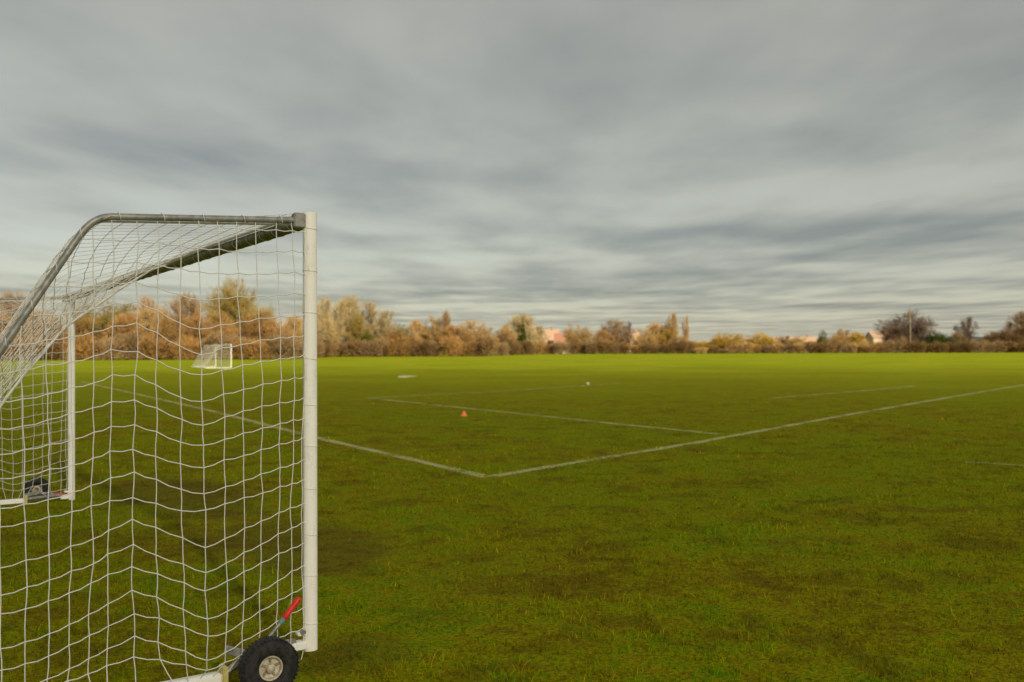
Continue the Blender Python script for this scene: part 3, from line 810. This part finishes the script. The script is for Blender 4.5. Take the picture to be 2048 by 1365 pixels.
# (x, y, height, crown width, shape, colour) in metres, left to right
TREES = [
    (-110.6, 201, 11.9, 13.5, 'round0', 'pink'),
    (-105.9, 205, 12.7, 11.7, 'oval0', 'pink'),
    (-97.6, 199, 9.5, 9.3, 'round1', 'russet'),
    (-93.1, 197, 8.2, 9.2, 'oval1', 'russet'),
    (-86.0, 203, 12.9, 13.6, 'round0', 'olive', 'olive-brown round bare tree right of the far goal post'),
    (-88.5, 198, 9.0, 8.2, 'ragged0', 'russet'),
    (-78.3, 197, 8.5, 9.7, 'oval0', 'russet'),
    (-78.7, 209, 12.2, 7.6, 'ragged1', 'pink'),
    (-75.5, 203, 10.0, 9.4, 'round1', 'tan'),
    (-69.3, 196, 8.1, 10.1, 'oval1', 'russet'),
    (-70.5, 209, 12.5, 11.3, 'oval0', 'pink'),
    (-64.0, 200, 10.0, 9.3, 'round0', 'russet'),
    (-59.1, 207, 15.9, 13.4, 'dome1', 'olive', 'tallest tree in view, olive-brown and bare, left of the near goal post'),
    (-59.8, 198, 8.9, 8.2, 'oval1', 'russet'),
    (-52.1, 200, 9.2, 8.8, 'round1', 'russet'),
    (-47.8, 197, 7.2, 7.1, 'ragged0', 'russet'),
    (-48.8, 216.5, 8.6, 6.7, 'oval0', 'tan'),
    (-49.8, 241.6, 12.5, 10.6, 'oval1', 'beige'),
    (-49.9, 268.6, 15.1, 13.2, 'ragged0', 'beige'),
    (-46.9, 280, 15.5, 13.0, 'oval0', 'beige'),
    (-40.2, 276, 13.9, 10.7, 'ragged1', 'beige'),
    (-36.2, 278, 11.7, 9.5, 'oval1', 'beige'),
    (-48.2, 248.0, 9.0, 7.7, 'round1', 'tan'),
    (-43.1, 270, 10.3, 8.4, 'oval0', 'olive'),
    (-38.7, 267, 8.5, 5.2, 'leafy0', 'ivy'),
    (-31.2, 272, 9.8, 7.0, 'leafy1', 'ivy'),
    (-27.2, 274, 9.2, 7.1, 'oval0', 'tan'),
    (-23.3, 278, 9.9, 8.6, 'round0', 'mauve'),
    (-21.3, 276, 10.3, 10.0, 'oval1', 'tan'),
    (-18.6, 274, 11.4, 3.7, 'column0', 'mauve'),
    (-30.9, 267, 7.4, 9.7, 'round0', 'russet'),
    (-16.6, 270, 7.7, 8.4, 'oval0', 'russet'),
    (-11.3, 276, 9.4, 10.0, 'round1', 'tan'),
    (-13.8, 270, 7.0, 7.0, 'oval1', 'russet'),
    (-3.7, 296.0, 6.9, 9.2, 'dome0', 'brown'),
    (-1.9, 313.2, 8.1, 8.1, 'oval0', 'tan'),
    (-7.0, 275, 7.4, 7.1, 'oval1', 'tan'),
    (3.8, 349.5, 13.0, 16.3, 'oval0', 'beige'),
    (3.9, 344.6, 12.3, 4.6, 'conic0', 'green'),
    (10.0, 378.5, 10.0, 9.8, 'ragged1', 'beige'),
    (26.6, 393, 11.8, 11.4, 'round0', 'tan'),
    (31.2, 387, 8.4, 10.0, 'oval1', 'tan'),
    (36.0, 385, 8.4, 10.0, 'oval0', 'russet'),
    (42.5, 395, 12.8, 13.1, 'round1', 'mauve'),
    (47.6, 397, 12.2, 4.9, 'ragged0', 'grey'),
    (53.5, 389, 9.1, 12.1, 'oval1', 'tan'),
    (58.5, 393, 11.1, 13.0, 'oval0', 'tan'),
    (62.3, 391, 11.5, 10.1, 'round0', 'gold'),
    (64.6, 389, 14.8, 6.8, 'ragged1', 'tan'),
    (70.2, 391, 14.1, 3.6, 'ragged0', 'pink'),
    (67.9, 385, 6.7, 11.9, 'oval1', 'tan'),
    (74.8, 388, 5.2, 10.0, 'round0', 'gold'),
    (86.4, 387, 7.9, 13.2, 'dome0', 'gold'),
    (80.8, 385, 4.8, 7.2, 'round1', 'gold'),
    (98.3, 387, 8.2, 12.8, 'round0', 'gold'),
    (92.8, 385, 5.2, 7.2, 'dome1', 'tan'),
    (123.0, 383, 9.9, 5.1, 'leafy1', 'green'),
    (134.0, 389, 8.9, 10.5, 'ragged0', 'tan'),
    (130.3, 387, 6.6, 10.0, 'round1', 'tan'),
    (138.2, 385, 6.9, 9.2, 'oval0', 'gold'),
    (115.9, 389, 6.6, 12.1, 'round0', 'tan'),
    (108.8, 389, 6.3, 12.1, 'oval1', 'brown'),
    (159.9, 391, 15.9, 21.4, 'dome0', 'grey', 'broad domed grey bare tree behind the utility pole'),
    (169.7, 387, 9.7, 12.0, 'leafy0', 'green', 'larger leafy dark green tree right of the broad domed tree'),
    (175.7, 388, 8.0, 9.2, 'leafy1', 'green'),
    (155.1, 389, 9.8, 12.1, 'dome1', 'mauve'),
    (184.0, 391, 13.0, 9.7, 'ragged1', 'grey'),
    (178.3, 387, 7.2, 8.0, 'oval0', 'mauve'),
    (194.8, 390, 7.9, 10.1, 'round1', 'mauve'),
    (198.3, 387, 9.0, 14.0, 'dome0', 'brown'),
    (207.7, 393, 14.9, 13.4, 'oval0', 'mauve'),
    (211.4, 389, 12.4, 12.1, 'round0', 'brown'),
    (188.3, 387, 4.9, 8.0, 'oval1', 'brown'),
]
BUSHES = [
    (-105.5, 190.0, 5.2, 6.3, 'bush3', 'mauve'),
    (-101.8, 189.3, 4.1, 7.4, 'bush1', 'russet'),
    (-99.7, 191.9, 5.2, 6.8, 'bush1', 'brown'),
    (-95.4, 189.6, 5.9, 6.3, 'bush0', 'russet'),
    (-94.2, 192.8, 4.3, 7.4, 'bush3', 'russet'),
    (-90.2, 192.7, 5.0, 7.4, 'bush3', 'brown'),
    (-85.5, 191.3, 6.1, 5.8, 'bush0', 'russet'),
    (-82.9, 191.0, 4.7, 7.1, 'bush3', 'russet'),
    (-79.1, 190.5, 4.8, 6.9, 'bush1', 'mauve'),
    (-75.5, 191.7, 6.0, 7.6, 'bush1', 'mauve'),
    (-70.9, 190.3, 5.2, 6.8, 'bush1', 'russet'),
    (-68.2, 193.0, 4.7, 5.8, 'bush3', 'brown'),
    (-65.4, 192.2, 5.0, 5.8, 'bush3', 'russet'),
    (-62.2, 192.5, 4.3, 7.0, 'bush3', 'russet'),
    (-57.7, 190.3, 5.9, 7.8, 'bush1', 'mauve'),
    (-53.0, 190.2, 4.3, 6.9, 'bush1', 'russet'),
    (-48.9, 190.2, 4.6, 7.1, 'bush2', 'russet'),
    (-45.6, 190.8, 5.8, 6.4, 'bush3', 'mauve'),
    (-46.9, 212.2, 4.2, 5.8, 'bush3', 'mauve'),
    (-47.6, 230.4, 5.3, 5.9, 'bush2', 'mauve'),
    (-47.0, 243.8, 4.5, 6.6, 'bush3', 'brown'),
    (-47.1, 263.7, 4.0, 7.3, 'bush2', 'brown'),
    (-43.1, 263.4, 5.5, 7.5, 'bush0', 'brown'),
    (-38.5, 262.1, 4.7, 7.2, 'bush2', 'mauve'),
    (-35.3, 262.7, 5.7, 7.8, 'bush2', 'mauve'),
    (-30.9, 262.4, 5.8, 8.1, 'bush2', 'russet'),
    (-27.0, 264.6, 4.5, 6.6, 'bush0', 'brown'),
    (-24.0, 263.3, 4.6, 7.8, 'bush1', 'brown'),
    (-20.8, 265.0, 4.4, 7.2, 'bush1', 'mauve'),
    (-16.6, 262.1, 6.1, 6.5, 'bush2', 'russet'),
    (-13.6, 265.3, 4.1, 7.3, 'bush3', 'russet'),
    (-10.2, 265.2, 4.5, 6.6, 'bush2', 'brown'),
    (-6.8, 263.6, 6.1, 6.1, 'bush3', 'brown'),
    (-3.5, 287.8, 5.0, 6.0, 'bush0', 'mauve'),
    (-0.2, 312.1, 4.7, 6.7, 'bush2', 'brown'),
    (3.9, 338.5, 5.6, 8.3, 'bush1', 'brown'),
    (8.0, 361.1, 5.5, 8.8, 'bush0', 'russet'),
    (12.3, 380.0, 4.4, 7.5, 'bush3', 'brown'),
    (15.6, 380.7, 4.2, 7.0, 'bush0', 'russet'),
    (18.8, 377.8, 5.4, 8.9, 'bush1', 'mauve'),
    (24.0, 380.7, 6.2, 9.0, 'bush3', 'brown'),
    (28.7, 380.5, 4.1, 7.4, 'bush3', 'brown'),
    (31.8, 378.3, 6.2, 9.0, 'bush0', 'mauve'),
    (35.6, 377.3, 6.6, 9.0, 'bush3', 'brown'),
    (40.0, 378.3, 4.9, 8.4, 'bush2', 'brown'),
    (44.3, 381.0, 5.1, 7.0, 'bush3', 'brown'),
    (48.0, 379.3, 4.0, 7.9, 'bush0', 'russet'),
    (52.2, 378.7, 4.9, 8.0, 'bush3', 'brown'),
    (56.9, 378.7, 4.0, 7.3, 'bush0', 'brown'),
    (60.9, 377.9, 4.3, 6.7, 'bush2', 'brown'),
    (65.1, 379.2, 6.3, 7.0, 'bush3', 'brown'),
    (69.0, 379.9, 5.5, 7.0, 'bush3', 'brown'),
    (72.1, 380.1, 1.6, 4.8, 'bush3', 'tan'),
    (73.7, 377.1, 2.9, 4.8, 'bush3', 'tan'),
    (77.2, 380.8, 2.5, 5.7, 'bush1', 'tan'),
    (79.6, 380.0, 3.0, 4.8, 'bush1', 'brown'),
    (81.9, 378.0, 1.8, 5.0, 'bush2', 'brown'),
    (84.4, 378.6, 2.1, 5.2, 'bush3', 'tan'),
    (87.6, 380.9, 4.4, 8.1, 'bush3', 'mauve'),
    (91.8, 380.0, 4.9, 7.5, 'bush1', 'tan'),
    (95.9, 380.6, 3.8, 6.5, 'bush3', 'tan'),
    (99.3, 380.4, 3.8, 8.1, 'bush2', 'mauve'),
    (104.1, 380.4, 4.6, 8.1, 'bush2', 'tan'),
    (108.2, 378.2, 4.0, 8.1, 'bush1', 'mauve'),
    (112.3, 378.0, 4.5, 8.3, 'bush3', 'tan'),
    (116.8, 377.8, 4.7, 8.4, 'bush3', 'brown'),
    (121.7, 377.3, 5.4, 8.1, 'bush3', 'brown'),
    (127.5, 380.6, 4.8, 8.1, 'bush1', 'brown'),
    (131.2, 378.0, 3.9, 6.9, 'bush0', 'mauve'),
    (135.2, 378.0, 5.2, 7.0, 'bush0', 'tan'),
    (138.8, 377.3, 3.7, 8.2, 'bush0', 'russet'),
    (143.6, 379.3, 4.9, 6.3, 'bush2', 'russet'),
    (146.6, 378.9, 4.5, 8.7, 'bush3', 'mauve'),
    (150.1, 378.3, 6.3, 7.3, 'bush0', 'mauve'),
    (154.1, 379.1, 4.6, 8.5, 'bush2', 'brown'),
    (158.4, 378.5, 5.1, 8.9, 'bush2', 'brown'),
    (163.3, 380.8, 4.9, 8.6, 'bush0', 'brown'),
    (167.2, 379.0, 4.1, 7.9, 'bush1', 'brown'),
    (171.8, 379.9, 4.3, 8.1, 'bush3', 'brown'),
    (175.8, 380.7, 4.3, 8.0, 'bush3', 'brown'),
    (179.4, 379.6, 5.2, 7.9, 'bush0', 'brown'),
    (182.0, 377.7, 5.4, 8.6, 'bush2', 'mauve'),
    (185.9, 378.1, 4.1, 7.4, 'bush2', 'mauve'),
    (190.4, 380.1, 4.9, 8.0, 'bush3', 'mauve'),
    (194.5, 380.1, 4.9, 9.4, 'bush1', 'brown'),
    (197.5, 377.4, 4.2, 9.2, 'bush0', 'brown'),
    (201.8, 377.8, 5.0, 9.1, 'bush1', 'brown'),
    (206.5, 377.6, 5.0, 7.6, 'bush1', 'brown'),
]
ORD = ['first', 'second', 'third', 'fourth', 'fifth', 'sixth', 'seventh', 'eighth', 'ninth', 'tenth', 'eleventh', 'twelfth', 'thirteenth', 'fourteenth',
       'fifteenth', 'sixteenth', 'seventeenth', 'eighteenth', 'nineteenth', 'twentieth']
def ordinal(n):
    if n < 20: return ORD[n]
    tens = ['twenty', 'thirty', 'forty', 'fifty', 'sixty', 'seventy', 'eighty', 'ninety']
    n += 1
    if n % 10 == 0: return ['twentieth', 'thirtieth', 'fortieth', 'fiftieth', 'sixtieth', 'seventieth', 'eightieth', 'ninetieth'][n // 10 - 2]
    return tens[n // 10 - 2] + '-' + ORD[n % 10 - 1]
rt = random.Random(5)
trees = sorted(TREES, key=lambda q: q[0] / q[1])
ZONES = [(-0.214, 'left of the near post', 'trees left of the near post'), (0.005, 'between near post and pointed evergreen', 'trees between the near post and the pointed evergreen'),
         (0.267, 'from pointed evergreen to golden trees', 'trees from the pointed evergreen to the golden trees'), (9, 'right of the golden trees', 'trees right of the golden trees')]
CW = {'russet': 'russet', 'tan': 'tan', 'pink': 'pale pinkish', 'olive': 'olive-brown', 'beige': 'pale beige', 'mauve': 'mauve-brown', 'gold': 'golden yellow',
      'brown': 'dark brown', 'grey': 'grey', 'green': 'dark green', 'ivy': 'ivy green'}
def form(key): return {'round': 'round bare', 'oval': 'oval bare', 'column': 'slender columnar bare', 'dome': 'broad domed bare', 'ragged': 'ragged bare', 'leafy': 'leafy', 'conic': 'narrow pointed'}[key[:-1]]
def zone(q): return next(z for z in ZONES if q[0] / q[1] < z[0])
count = {}
for q in trees: count[(zone(q)[1], form(q[4]), q[5])] = count.get((zone(q)[1], form(q[4]), q[5]), 0) + 1
seen = {}
for q in trees:
    x, y, h, w, key, tw = q[:6]
    z = zone(q); kk = (z[1], form(key), tw)
    i = seen.get(kk, 0); seen[kk] = i + 1
    if len(q) > 6: lab = q[6]
    elif count[kk] == 1: lab = 'the only %s %s tree %s' % (form(key), CW[tw], z[1])
    else: lab = '%s %s %s tree from the left, %s' % (ordinal(i), form(key), CW[tw], z[1])
    ev = key.startswith(('leafy', 'conic'))
    r_ = plant('evergreen_tree' if ev else 'bare_tree', key, tw, x, y, h, w, rt.uniform(0, 6.28), M_PALEBARK if tw in ('beige', 'tan', 'gold') else None)
    tag(r_, lab, 'tree', z[2])
bushes = sorted(BUSHES, key=lambda q: q[0] / q[1])
count, seen = {}, {}
for q in bushes: count[(zone(q)[1], q[5])] = count.get((zone(q)[1], q[5]), 0) + 1
for q in bushes:
    x, y, h, w, key, tw = q
    z = zone(q); kk = (z[1], tw); i = seen.get(kk, 0); seen[kk] = i + 1
    r_ = plant('hedge_shrub', key, tw, x, y, h, w, rt.uniform(0, 6.28), None, 'twigs', 'stems')
    if count[kk] == 1: lab = 'the only %s hedge shrub %s' % (CW[tw], z[1])
    else: lab = '%s %s hedge shrub from the left, %s' % (ordinal(i), CW[tw], z[1])
    tag(r_, lab, 'shrub', z[2].replace('trees', 'hedge shrubs'))

# ------------------------------------------------------------------ houses behind the hedge
M_BRICK = m_plain('pinkish_render', (0.44, 0.33, 0.23), (0.50, 0.38, 0.27), 0.9, 0.1, 0, 1.5)
M_CREAM = m_plain('cream_render', (0.66, 0.54, 0.42), (0.72, 0.60, 0.47), 0.9, 0.1, 0, 1.5)
M_ROOF = m_plain('orange_clay_tiles', (0.36, 0.23, 0.145), (0.43, 0.28, 0.18), 0.9, 0.1, 0, 2.5)
M_ROOF2 = m_plain('red_clay_tiles', (0.30, 0.14, 0.085), (0.36, 0.18, 0.11), 0.9, 0.1, 0, 2.5)
M_FRAME = m_plain('white_window_frame', (0.75, 0.74, 0.70), (0.8, 0.79, 0.75), 0.5)
M_GLASS = m_plain('dark_window_glass', (0.03, 0.035, 0.04), (0.05, 0.055, 0.06), 0.1, 0.6, 0, 3, 0.02)
def house(x, y, rz, W, D, eave, ridge, wall, roof, label, nwin, chim=True):
    root = bpy.data.objects.new('house', None); col.objects.link(root); root.location = (x, y, 0); root.rotation_euler = (0, 0, rz)
    w = MB(); hw, hd = W / 2, D / 2
    w.v = [Vector(p) for p in ((-hw, -hd, 0), (hw, -hd, 0), (hw, hd, 0), (-hw, hd, 0), (-hw, -hd, eave), (hw, -hd, eave), (hw, hd, eave), (-hw, hd, eave), (-hw, 0, ridge - .12), (hw, 0, ridge - .12))]
    w.f = [(0, 1, 5, 4), (2, 3, 7, 6), (1, 2, 6, 9, 5), (3, 0, 4, 8, 7)]
    w.build('wall', wall, root, False)
    r_ = MB(); ov = .4; sl = (ridge - eave) / hd
    for s in (-1, 1):
        b = len(r_.v)
        for dz in (0, -.11):
            r_.v += [Vector(p) for p in ((-hw - ov, s * (hd + ov), eave - sl * ov + dz), (hw + ov, s * (hd + ov), eave - sl * ov + dz), (hw + ov, s * 0.003, ridge + dz), (-hw - ov, s * 0.003, ridge + dz))]
        r_.f += [tuple(b + k for k in f) for f in ((0, 1, 2, 3), (7, 6, 5, 4), (0, 4, 5, 1), (1, 5, 6, 2), (2, 6, 7, 3), (3, 7, 4, 0))]
    ro = r_.build('roof', roof, root, False)
    if chim:
        MB().box((hw * .55, 0, ridge + .35), (.9, .7, 1.7)).build('chimney', M_ROOF2, ro, False)
    rows = 2 if eave > 4.5 else 1
    for rr in range(rows):
        for k in range(nwin):
            wx = -hw + W * (k + .5) / nwin; wz = 1.5 + 2.7 * rr
            f = MB().box((wx, -hd - .03, wz), (1.35, .10, 1.25)).build('window', M_FRAME, root, False)
            for sx in (-1, 1): MB().box((wx + sx * .31, -hd - .085, wz), (.52, .02, 1.05)).build('pane', M_GLASS, f, False)
    tag(root, label, 'house', 'houses behind the hedge')
house(14.9, 450.0, R(4), 13, 9, 5.6, 11.2, M_CREAM, M_ROOF, 'house with a large pale orange roof showing above the hedge', 4, True)
house(24.1, 440.0, R(-6), 9, 8, 4.8, 9.2, M_CREAM, M_ROOF2, 'cream house with a red roof showing right of the pale orange roof', 3, True)
house(57.8, 470.0, R(8), 8, 8, 5, 9.8, M_CREAM, M_ROOF, 'small pale roofed house behind the mauve-brown tree', 3, True)
house(174.6, 460.0, R(4), 9.5, 9, 7.2, 9.8, M_BRICK, M_ROOF, 'pinkish gabled house standing left of the broad domed tree', 3, False)
house(159.0, 455.0, R(-4), 12, 8, 4.4, 8.4, M_BRICK, M_ROOF, 'low pinkish house behind the tan trees right of the round green tree', 4, True)
house(136.1, 465.0, R(3), 22, 9, 4.2, 7.4, M_BRICK, M_ROOF, 'long low pinkish house behind the hedge left of the round green tree', 6, True)

# ------------------------------------------------------------------ utility pole
M_POLE = m_plain('weathered_pole_wood', (0.22, 0.17, 0.10), (0.30, 0.24, 0.15), 0.9, 0.1, 0, 4)
pole = bpy.data.objects.new('utility_pole', None); col.objects.link(pole)
pole.location = (156.5, 380, 0)
MB().tube([(0, 0, -.05), (0, 0, 9), (0, 0, 17.4)], [.24, .20, .15], 10).build('pole_shaft', M_POLE, pole)
MB().box((0, 0.14, 16.5), (1.1, .12, .14)).build('cross_arm', M_POLE, pole, False)
for sx in (-.45, .45): MB().lathe([(0, .0), (.05, 0), (.07, .08), (.04, .14), (.06, .2), (0, .24)], (sx, .14, 16.57), (0, 0, 1), 10).build('insulator', M_FRAME, pole)
tag(pole, 'tall wooden utility pole rising in front of the broad domed tree', 'utility pole')

# ------------------------------------------------------------------ low wooded ridge on the horizon
M_HILL = m_plain('distant_woodland', (0.14, 0.165, 0.15), (0.19, 0.21, 0.19), 1.0, 0.0, 0, 0.004)  # blue-grey of distance haze put into the woodland colour
hv, hf = [], []
n = 140
rh = np.random.default_rng(4)
hh = 24 + 7 * np.convolve(rh.normal(0, 1, n + 12), np.ones(12) / 4, 'valid')[:n + 1]
for i in range(n + 1):
    a = -1.1 + 2.2 * i / n
    x, y = math.sin(a) * 2600, math.cos(a) * 2600
    z = max(18, hh[i] if i < len(hh) else 12)
    hv += [(x * .94, y * .94, 0), (x, y, z), (x * 1.1, y * 1.1, 0)]
    if i:
        b = 3 * i
        hf += [(b - 3, b, b + 1, b - 2), (b - 2, b + 1, b + 2, b - 1)]
tag(simple_mesh('hills', hv, hf, M_HILL, None, True), 'low wooded ridge on the horizon', kind='structure')

# ------------------------------------------------------------------ grass blades on the near turf
def grass():
    rg = np.random.default_rng(21)
    N = 400000
    y = 2.6 * (44 / 2.6) ** rg.uniform(0, 1, N)
    x = rg.uniform(-1, 1, N) * (0.72 * y + 2.2)
    # clumps: pull some blades together, thin them out on the mud
    cell = 0.09
    jx = np.sin(np.floor(x / cell) * 12.9898 + np.floor(y / cell) * 78.233) * 43758.5453; jx = jx - np.floor(jx)
    keep = rg.uniform(0, 1, N) < 0.35 + 0.65 * jx
    gx = (x - NEAR.x) * math.cos(GRZ) + (y - NEAR.y) * math.sin(GRZ); gy = -(x - NEAR.x) * math.sin(GRZ) + (y - NEAR.y) * math.cos(GRZ)
    mud = np.exp(-(((gx - 3.3) / 1.6) ** 2 + ((gy + 1.2) / .8) ** 2)) + np.exp(-(((gx - 7.0) / 2.0) ** 2 + ((gy + 1.2) / .8) ** 2))
    keep &= rg.uniform(0, 1, N) > np.clip(mud, 0, .85)
    online = np.zeros(N, bool)
    for a, b, w in LINE_SEGS:
        ab = np.array([b.x - a.x, b.y - a.y]); L2 = ab @ ab
        t = np.clip(((x - a.x) * ab[0] + (y - a.y) * ab[1]) / L2, 0, 1)
        d = np.hypot(x - a.x - t * ab[0], y - a.y - t * ab[1])
        online |= d < w * .5
    keep &= ~(online & (rg.uniform(0, 1, N) < .6))
    keep &= rg.uniform(0, 1, N) < np.clip(1.25 - (y - 8) / 30, 0, 1) ** 1.5
    x, y, jx, online = x[keep], y[keep], jx[keep], online[keep]
    n = len(x)
    sc = (y / 5.0) ** 0.55
    def vnoise(px, py, s_, seed):
        gq = np.random.default_rng(seed).uniform(0, 1, (256, 256))
        fx, fy = px / s_ + 512, py / s_ + 512; ix, iy = np.floor(fx).astype(int), np.floor(fy).astype(int); fx -= ix; fy -= iy
        fx = fx * fx * (3 - 2 * fx); fy = fy * fy * (3 - 2 * fy); i0, i1, j0, j1 = ix % 256, (ix + 1) % 256, iy % 256, (iy + 1) % 256
        return (gq[i0, j0] * (1 - fx) + gq[i1, j0] * fx) * (1 - fy) + (gq[i0, j1] * (1 - fx) + gq[i1, j1] * fx) * fy
    cl1 = vnoise(x, y, .22, 1) * .6 + vnoise(x, y, .07, 2) * .4
    cl2 = vnoise(x, y, .5, 3) * .6 + vnoise(x, y, .13, 4) * .4
    h = rg.uniform(.012, .028, n) * (0.25 + 3.2 * np.clip(cl1 - .15, 0, 1) ** 1.5) * np.minimum(sc, 1.15)
    w = rg.uniform(.0016, .0032, n) * np.minimum(sc ** 1.5, 3.5)
    ph = rg.uniform(0, math.tau, n); lean = rg.uniform(.1, 1.3, n); lp = rg.uniform(0, math.tau, n)
    dx, dy = np.cos(ph) * w, np.sin(ph) * w
    lx, ly = np.cos(lp) * lean * h, np.sin(lp) * lean * h
    z0 = np.full(n, -.002)
    V = np.stack([np.stack([x - dx, y - dy, z0], 1), np.stack([x + dx, y + dy, z0], 1),
                  np.stack([x + dx * .8 + lx * .4, y + dy * .8 + ly * .4, h * .62], 1), np.stack([x - dx * .8 + lx * .4, y - dy * .8 + ly * .4, h * .62], 1),
                  np.stack([x + lx + dx * .15, y + ly + dy * .15, h], 1), np.stack([x + lx - dx * .15, y + ly - dy * .15, h], 1)], 1).reshape(-1, 3)
    F = (np.arange(n) * 6)[:, None, None] + np.array([[0, 1, 2, 3], [3, 2, 4, 5]])[None]
    m, nt, out = mat_new('grass_blades')
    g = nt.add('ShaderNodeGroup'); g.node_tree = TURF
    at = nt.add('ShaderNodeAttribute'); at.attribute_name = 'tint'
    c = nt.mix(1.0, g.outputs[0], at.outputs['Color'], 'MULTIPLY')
    d = nt.add('ShaderNodeBsdfDiffuse'); nt.put(d.inputs[0], c)
    t = nt.add('ShaderNodeBsdfTranslucent'); nt.put(t.inputs[0], c)
    mx = nt.add('ShaderNodeMixShader'); mx.inputs[0].default_value = .3
    nt.l.new(d.outputs[0], mx.inputs[1]); nt.l.new(t.outputs[0], mx.inputs[2]); nt.l.new(mx.outputs[0], out.inputs[0])
    o = np_mesh('grass', V, F.reshape(-1, 4), m)
    tint = np.ones((n, 4), np.float32)
    v = rg.uniform(.75, 1.4, n) * (.45 + 1.1 * cl1); dry = rg.uniform(0, 1, n) < np.clip((cl2 - .5) * 1.6, .04, .7)
    tint[:, 0] = v * np.where(dry, 1.5, rg.uniform(.8, 1.05, n) - .25 * (cl2 < .38)); tint[:, 1] = v * np.where(dry, 1.15, 1.05); tint[:, 2] = v * np.where(dry, 2.5, 1)
    tint[online] = (2.6, 2.4, 12, 1)
    at_ = o.data.attributes.new('tint', 'FLOAT_COLOR', 'POINT')
    at_.data.foreach_set('color', np.repeat(tint, 6, axis=0).ravel())
    tag(o, 'short worn grass covering the near half of the pitch', 'grass', kind='stuff')
grass()
